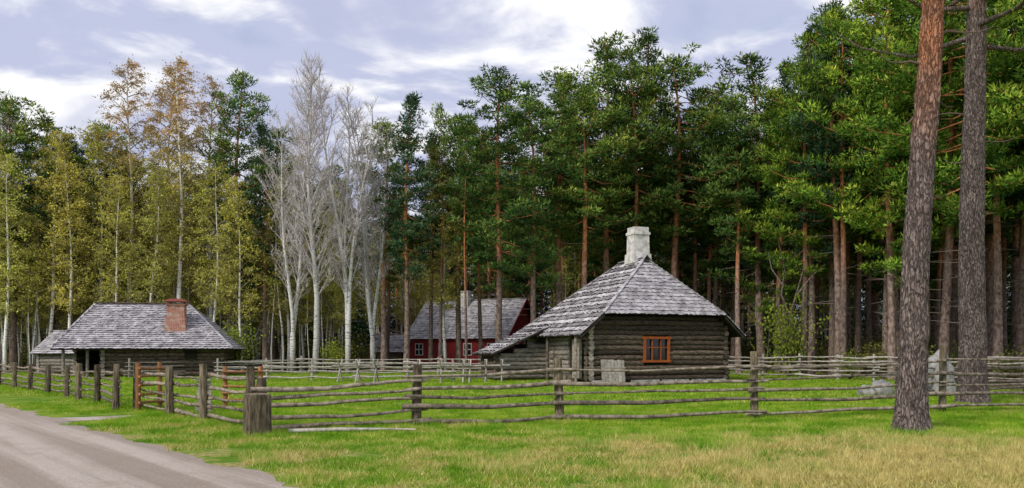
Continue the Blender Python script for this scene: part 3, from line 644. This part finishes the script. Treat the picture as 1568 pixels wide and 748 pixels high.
m=MB(); m.tube([(-.65,.2,0),(-.65,.2,2.4)],.08,8,0); m.tube([(-.6,3.9,0),(-.6,3.9,2.4)],.08,8,0); m.box((-.5,2,.2),(.5,1.6,.4),0,0,.5); m.box((-.35,.75,1.2),(.1,.9,1.9),0,1,.9); obj('porch_posts',m.mesh('porch_posts',[WOOD,LOGM]),parent=H1)
# --- left hut
H2=empty('log_barn',(-22.3,50.8,0),math.radians(12))
m=MB(); log_wall(m,(-2.6,-2.8),(4.1,-2.8),.1,1.95,.12,.2); log_wall(m,(4.1,-2.8),(4.1,2.6),.1,1.95,.12,.2); log_wall(m,(-2.6,-2.8),(-2.6,2.6),.1,1.95,.12,.2,(),None,1); log_wall(m,(-4.6,2.6),(4.1,2.6),.1,1.95,.12,.2)
log_wall(m,(-4.6,-1.2),(-4.6,2.6),.1,1.9,.12,.2,(),None,1)
m.box((.75,-.1,1.05),(6.6,5.2,2.0),0,2,.3)
for x in (-4.7,-3.4): m.tube([(x,-3.1,0),(x,-3.1,1.85)],.09,8,1)
m.box((2.3,-2.96,1.35),(.7,.06,.5),0,2,.1)
obj('log_walls',m.mesh('barn_log_walls',[LOGD,LOGM,UNDER]),parent=H2)
m=MB(); ex0,ex1,ey0,ey1,ez=-5.2,4.8,-3.7,3.5,1.72; a=(-3.8,.1,4.55); b=(1.6,.1,4.55)
roof_plane(m,[(ex0,ey0,ez),(ex1,ey0,ez),b,a],0,.13,.2,.04,.04,1,.12); roof_plane(m,[(ex1,ey0,ez),(ex1,ey1,ez),b],0,.14,.22,.04,.04,1,.12)
roof_plane(m,[(ex1,ey1,ez),(ex0,ey1,ez),a,b],0,.2,.3,.04,.06,1,.12); roof_plane(m,[(ex0,ey1,ez),(ex0,ey0,ez),a],0,.2,.3,.04,.06,1,.12)
for p,q in (((ex0,ey0,ez),a),((ex1,ey0,ez),b),((ex0,ey1,ez),a),((ex1,ey1,ez),b)): m.beam(np.array(p)+[0,0,.06],np.array(q)+[0,0,.06],.16,.03,0,.5)
m.beam((a[0]-.1,.1,4.61),(b[0]+.1,.1,4.61),.35,.07,2,.7)
obj('shingle_roof',m.mesh('barn_roof',[SHING,UNDER,LOGD]),parent=H2)
m=MB(); m.box((1.3,-1.9,3.0),(1.3,.95,1.4),0,0,.5,.84); m.box((1.3,-1.9,4.0),(1.02,.75,.7),0,0,.5); m.box((1.3,-1.9,4.40),(1.14,.86,.1),0,0,.5)
for sx in (-.42,.42):
    for sy in (-.28,.28): m.box((1.3+sx,-1.9+sy,4.52),(.08,.08,.14),0,0,.5)
m.box((1.3,-1.9,4.68),(1.45,1.15,.18),0,1,.5,.5); obj('brick_chimney',m.mesh('brick_chimney',[BRICK,RUST]),parent=H2)
# --- gabled buildings
def gable(name,loc,rz,Lx,Wy,wz,rzt,wallm,roofm,over=.4,logs=True):
    E=empty(name,loc,rz); m=MB()
    if logs:
        for p,q in (((0,0),(Lx,0)),((Lx,0),(Lx,Wy)),((0,Wy),(Lx,Wy)),((0,0),(0,Wy))): log_wall(m,p,q,.1,wz,.12,.15)
    m.box((Lx/2,Wy/2,wz/2),(Lx-(.1 if logs else 0),Wy-(.1 if logs else 0),wz),0,1 if logs else 0,.5)
    for x in (0.03,Lx-.03): m.add([(x,0,wz),(x,Wy,wz),(x,Wy/2,rzt-.05)],[[0,1,2]],0,.5)
    obj('walls',m.mesh(name+'_walls',[wallm,UNDER]),parent=E)
    m=MB(); s_=(rzt-wz)/(Wy/2); z=wz-over*s_
    roof_plane(m,[(-over,-over,z),(Lx+over,-over,z),(Lx+over,Wy/2,rzt),(-over,Wy/2,rzt)],0,.15,.24,.03,.04,1)
    roof_plane(m,[(Lx+over,Wy+over,z),(-over,Wy+over,z),(-over,Wy/2,rzt),(Lx+over,Wy/2,rzt)],0,.2,.32,.03,.04,1)
    m.beam((-over,Wy/2,rzt+.05),(Lx+over,Wy/2,rzt+.05),.25,.05,0,.5)
    obj('roof',m.mesh(name+'_roof',[roofm,UNDER]),parent=E); return E
gable('log_shed',(-32.2,54.5,0),-.25,4.0,3.4,1.7,2.95,LOGM,SHING)
gable('small_shed',(-12.8,77,0),.1,2.0,2.4,1.9,3.2,WOOD,SHING)
R=gable('red_house',(-9.5,74,0),math.radians(-26.3),10,7,3.0,6.3,RED,SHING,.35,False)
m=MB()
for x in (1.1,3.6,6.2,8.6):
    m.box((x,-.03,1.7),(.85,.06,1.1),0,0,.5); 
    for dx in (-.2,.2):
        for dz in (-.26,.26): m.box((x+dx,-.065,1.7+dz),(.3,.02,.42),0,1,.5)
for y in (2,5): m.box((10.03,y,1.7),(.06,.8,1.1),0,0,.5); m.box((10.07,y,1.7),(.02,.6,.9),0,1,.5)
for x in (-.02,10.02): m.box((x,-.02,1.45),(.14,.14,2.9),0,0,.5)
obj('windows',m.mesh('red_house_windows',[PAINTW,GLASS]),parent=R)
m=MB(); zz=3.0-.35*3.3/3.5
m.beam((10.38,-.35,zz-.06),(10.38,3.5,6.22),.05,.2,0,.6); m.beam((10.38,7.35,zz-.06),(10.38,3.5,6.22),.05,.2,0,.6); obj('bargeboards',m.mesh('bargeboards',[RED]),parent=R)
m=MB(); m.box((4.3,3.0,6.3),(.75,.7,1.5),0,0,.5); m.box((4.3,3.0,7.08),(.86,.8,.14),0,0,.6); obj('chimney',m.mesh('red_house_chimney',[WHITE]),parent=R)
# slim trunk standing before the red house
for x,y,h in [(-5.2,58,15),(-3.2,56,13)]: put('slim_pine_tree',pinesH[0],x,y,h+4,20,.6)
